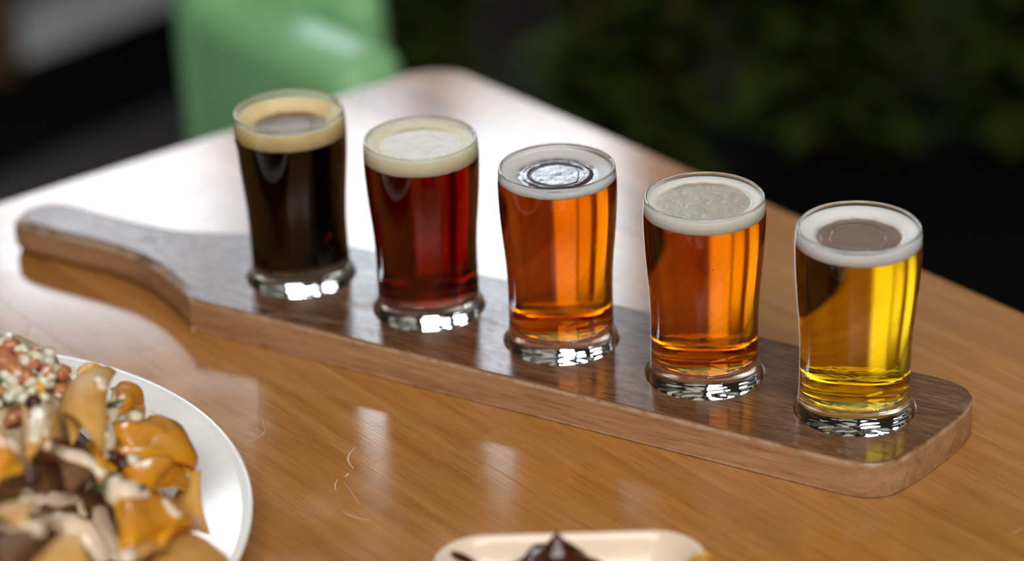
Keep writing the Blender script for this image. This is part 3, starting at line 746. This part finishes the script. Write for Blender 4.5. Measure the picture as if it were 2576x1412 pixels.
# ------------------------------------------------------------------ dim background: painted floor shade and sheen, post and shrubs
def yawbox(name, a, b, z0, sx, sy, sz, mat, label, cat, bev=.01, rot=0):
    o = link(name, mesh_bm(box_bm(sx, sy, sz, bev, 3, False), True, 40), mat, None, RM(a, b, z0)); o.rotation_euler = (0, 0, -YAW+rot)
    if label: tag(o, label, cat)
    return o


M_FLOORSHEEN = plain('floor_sheen', (.85, .85, .92), .7)
M_BLACK = plain('shade_and_planter_black', (.006, .006, .007), .9, Specular_IOR_Level=.05)
M_OAK = plain('brown_wood', (.16, .085, .04), .5)
def quadbox(name, P, z0, z1, mat, label, cat):
    bm = bmesh.new(); c = sum((Vector(p) for p in P), Vector())/len(P)
    prism(bm, [(p.x-c.x, p.y-c.y) for p in P], 0, z1-z0, [.006]*len(P), 3)
    o = link(name, mesh_bm(bm, True, 40), mat, None, (c.x, c.y, z0)); return tag(o, label, cat)
z_ = FZ+.012
p0, p1, p2, p3 = at(60, 158, z_), at(480, -4, z_), at(500, 205, z_), at(0, 420, z_)
e1 = (p1-p0).normalized(); e2 = (p2-p3).normalized()
quadbox('floor_shade', [p3-e2*.5, p2+e2*.12, p1+e1*.10, p0-e1*.4], FZ+.0005, z_, M_BLACK, 'black sheet painting shade on the dark floor to the left of the green armchair', 'floor shade')  # flat black sheet paints the dark shade on the floor
qn = Vector((-e1.y, e1.x, 0))
quadbox('floor_sheen', [p0-e1*.4+qn*.03, p1+e1*.10+qn*.03, p1+e1*.10+qn*.22, p0-e1*.4+qn*.22], FZ+.0005, z_, M_FLOORSHEEN, 'pale grey sheet painting window light on the floor behind the black sheet', 'mat')  # pale sheet paints window light lying on the floor
post = at(20, 190, FZ+.013)
o = link('wooden_post', mesh_bm(box_bm(.07, .07, .9, .008, 2, False), True, 40), M_OAK, None, (post.x-.02, post.y, FZ+.013)); o.rotation_euler = (0, 0, .6)
tag(o, 'brown wooden post standing at the far left edge', 'post')
# dark shrubs in a planter beyond the table
def leaf_bm(bm, p, d, n_, L, w):
    d = d.normalized(); s_ = d.cross(n_).normalized(); n_ = s_.cross(d)
    prof = [(0, .05), (.2, .7), (.45, 1), (.7, .75), (.9, .3), (1, .02)]; prev = None
    for t, f in prof:
        mid = p + d*L*t - n_*L*.25*t*t
        row = [bm.verts.new(mid - s_*w*f + n_*w*.25*f), bm.verts.new(mid), bm.verts.new(mid + s_*w*f + n_*w*.25*f)]
        if prev:
            bm.faces.new((prev[0], prev[1], row[1], row[0])); bm.faces.new((prev[1], prev[2], row[2], row[1]))
        prev = row
LAB = ['tall narrow dark shrub standing behind the far table corner', 'low dark shrub next to the tall narrow shrub', 'dark shrub behind the copper ale glass', 'dark shrub straight behind the golden lager glass', 'dark shrub at the right edge of the frame', 'dark shrub just past the right frame edge']
planter = quadbox('planter_box', [RM(-.19, 2.30, 0), RM(1.35, 2.30, 0), RM(1.35, 2.72, 0), RM(-.19, 2.72, 0)], FZ, FZ+.28, M_BLACK, 'long black planter box holding the dark shrubs', 'planter')
rl = random.Random(3)
for k in range(6):
    a = -.10+k*.225 if k else -.085; b = 2.50+rl.uniform(-.05, .05); base = RM(a, b, FZ+.281)
    sh = thing('dark_shrub', LAB[k], 'shrub', base, 'dark shrubs in the planter')
    bm = bmesh.new(); sb = bmesh.new()
    for i in range(11 if k else 14):
        th = rl.uniform(0, 2*PI); hh = rl.uniform(.28, .5); out = rl.uniform(.02, .14)
        if k == 0: hh = rl.uniform(.72, .90); out = rl.uniform(.0, .045)
        P = [Vector((out*t*math.cos(th), out*t*math.sin(th), hh*t)) for t in (0, .25, .5, .75, 1)]
        tube(sb, P, .004, 5)
        for j in range(32 if k else 70):
            t = rl.uniform(.08, 1); pp = Vector((out*t*math.cos(th), out*t*math.sin(th), hh*t)); az = rl.uniform(0, 2*PI)
            leaf_bm(bm, pp, Vector((math.cos(az), math.sin(az), rl.uniform(0, .7))), Vector((0, 0, 1)), rl.uniform(.07, .13)*(1 if k else .62), rl.uniform(.016, .03))
    fo = link('foliage', mesh_bm(bm, True), M_LEAF, sh); fo['kind'] = 'stuff'
    link('stem', mesh_bm(sb, True), M_OAK, sh)
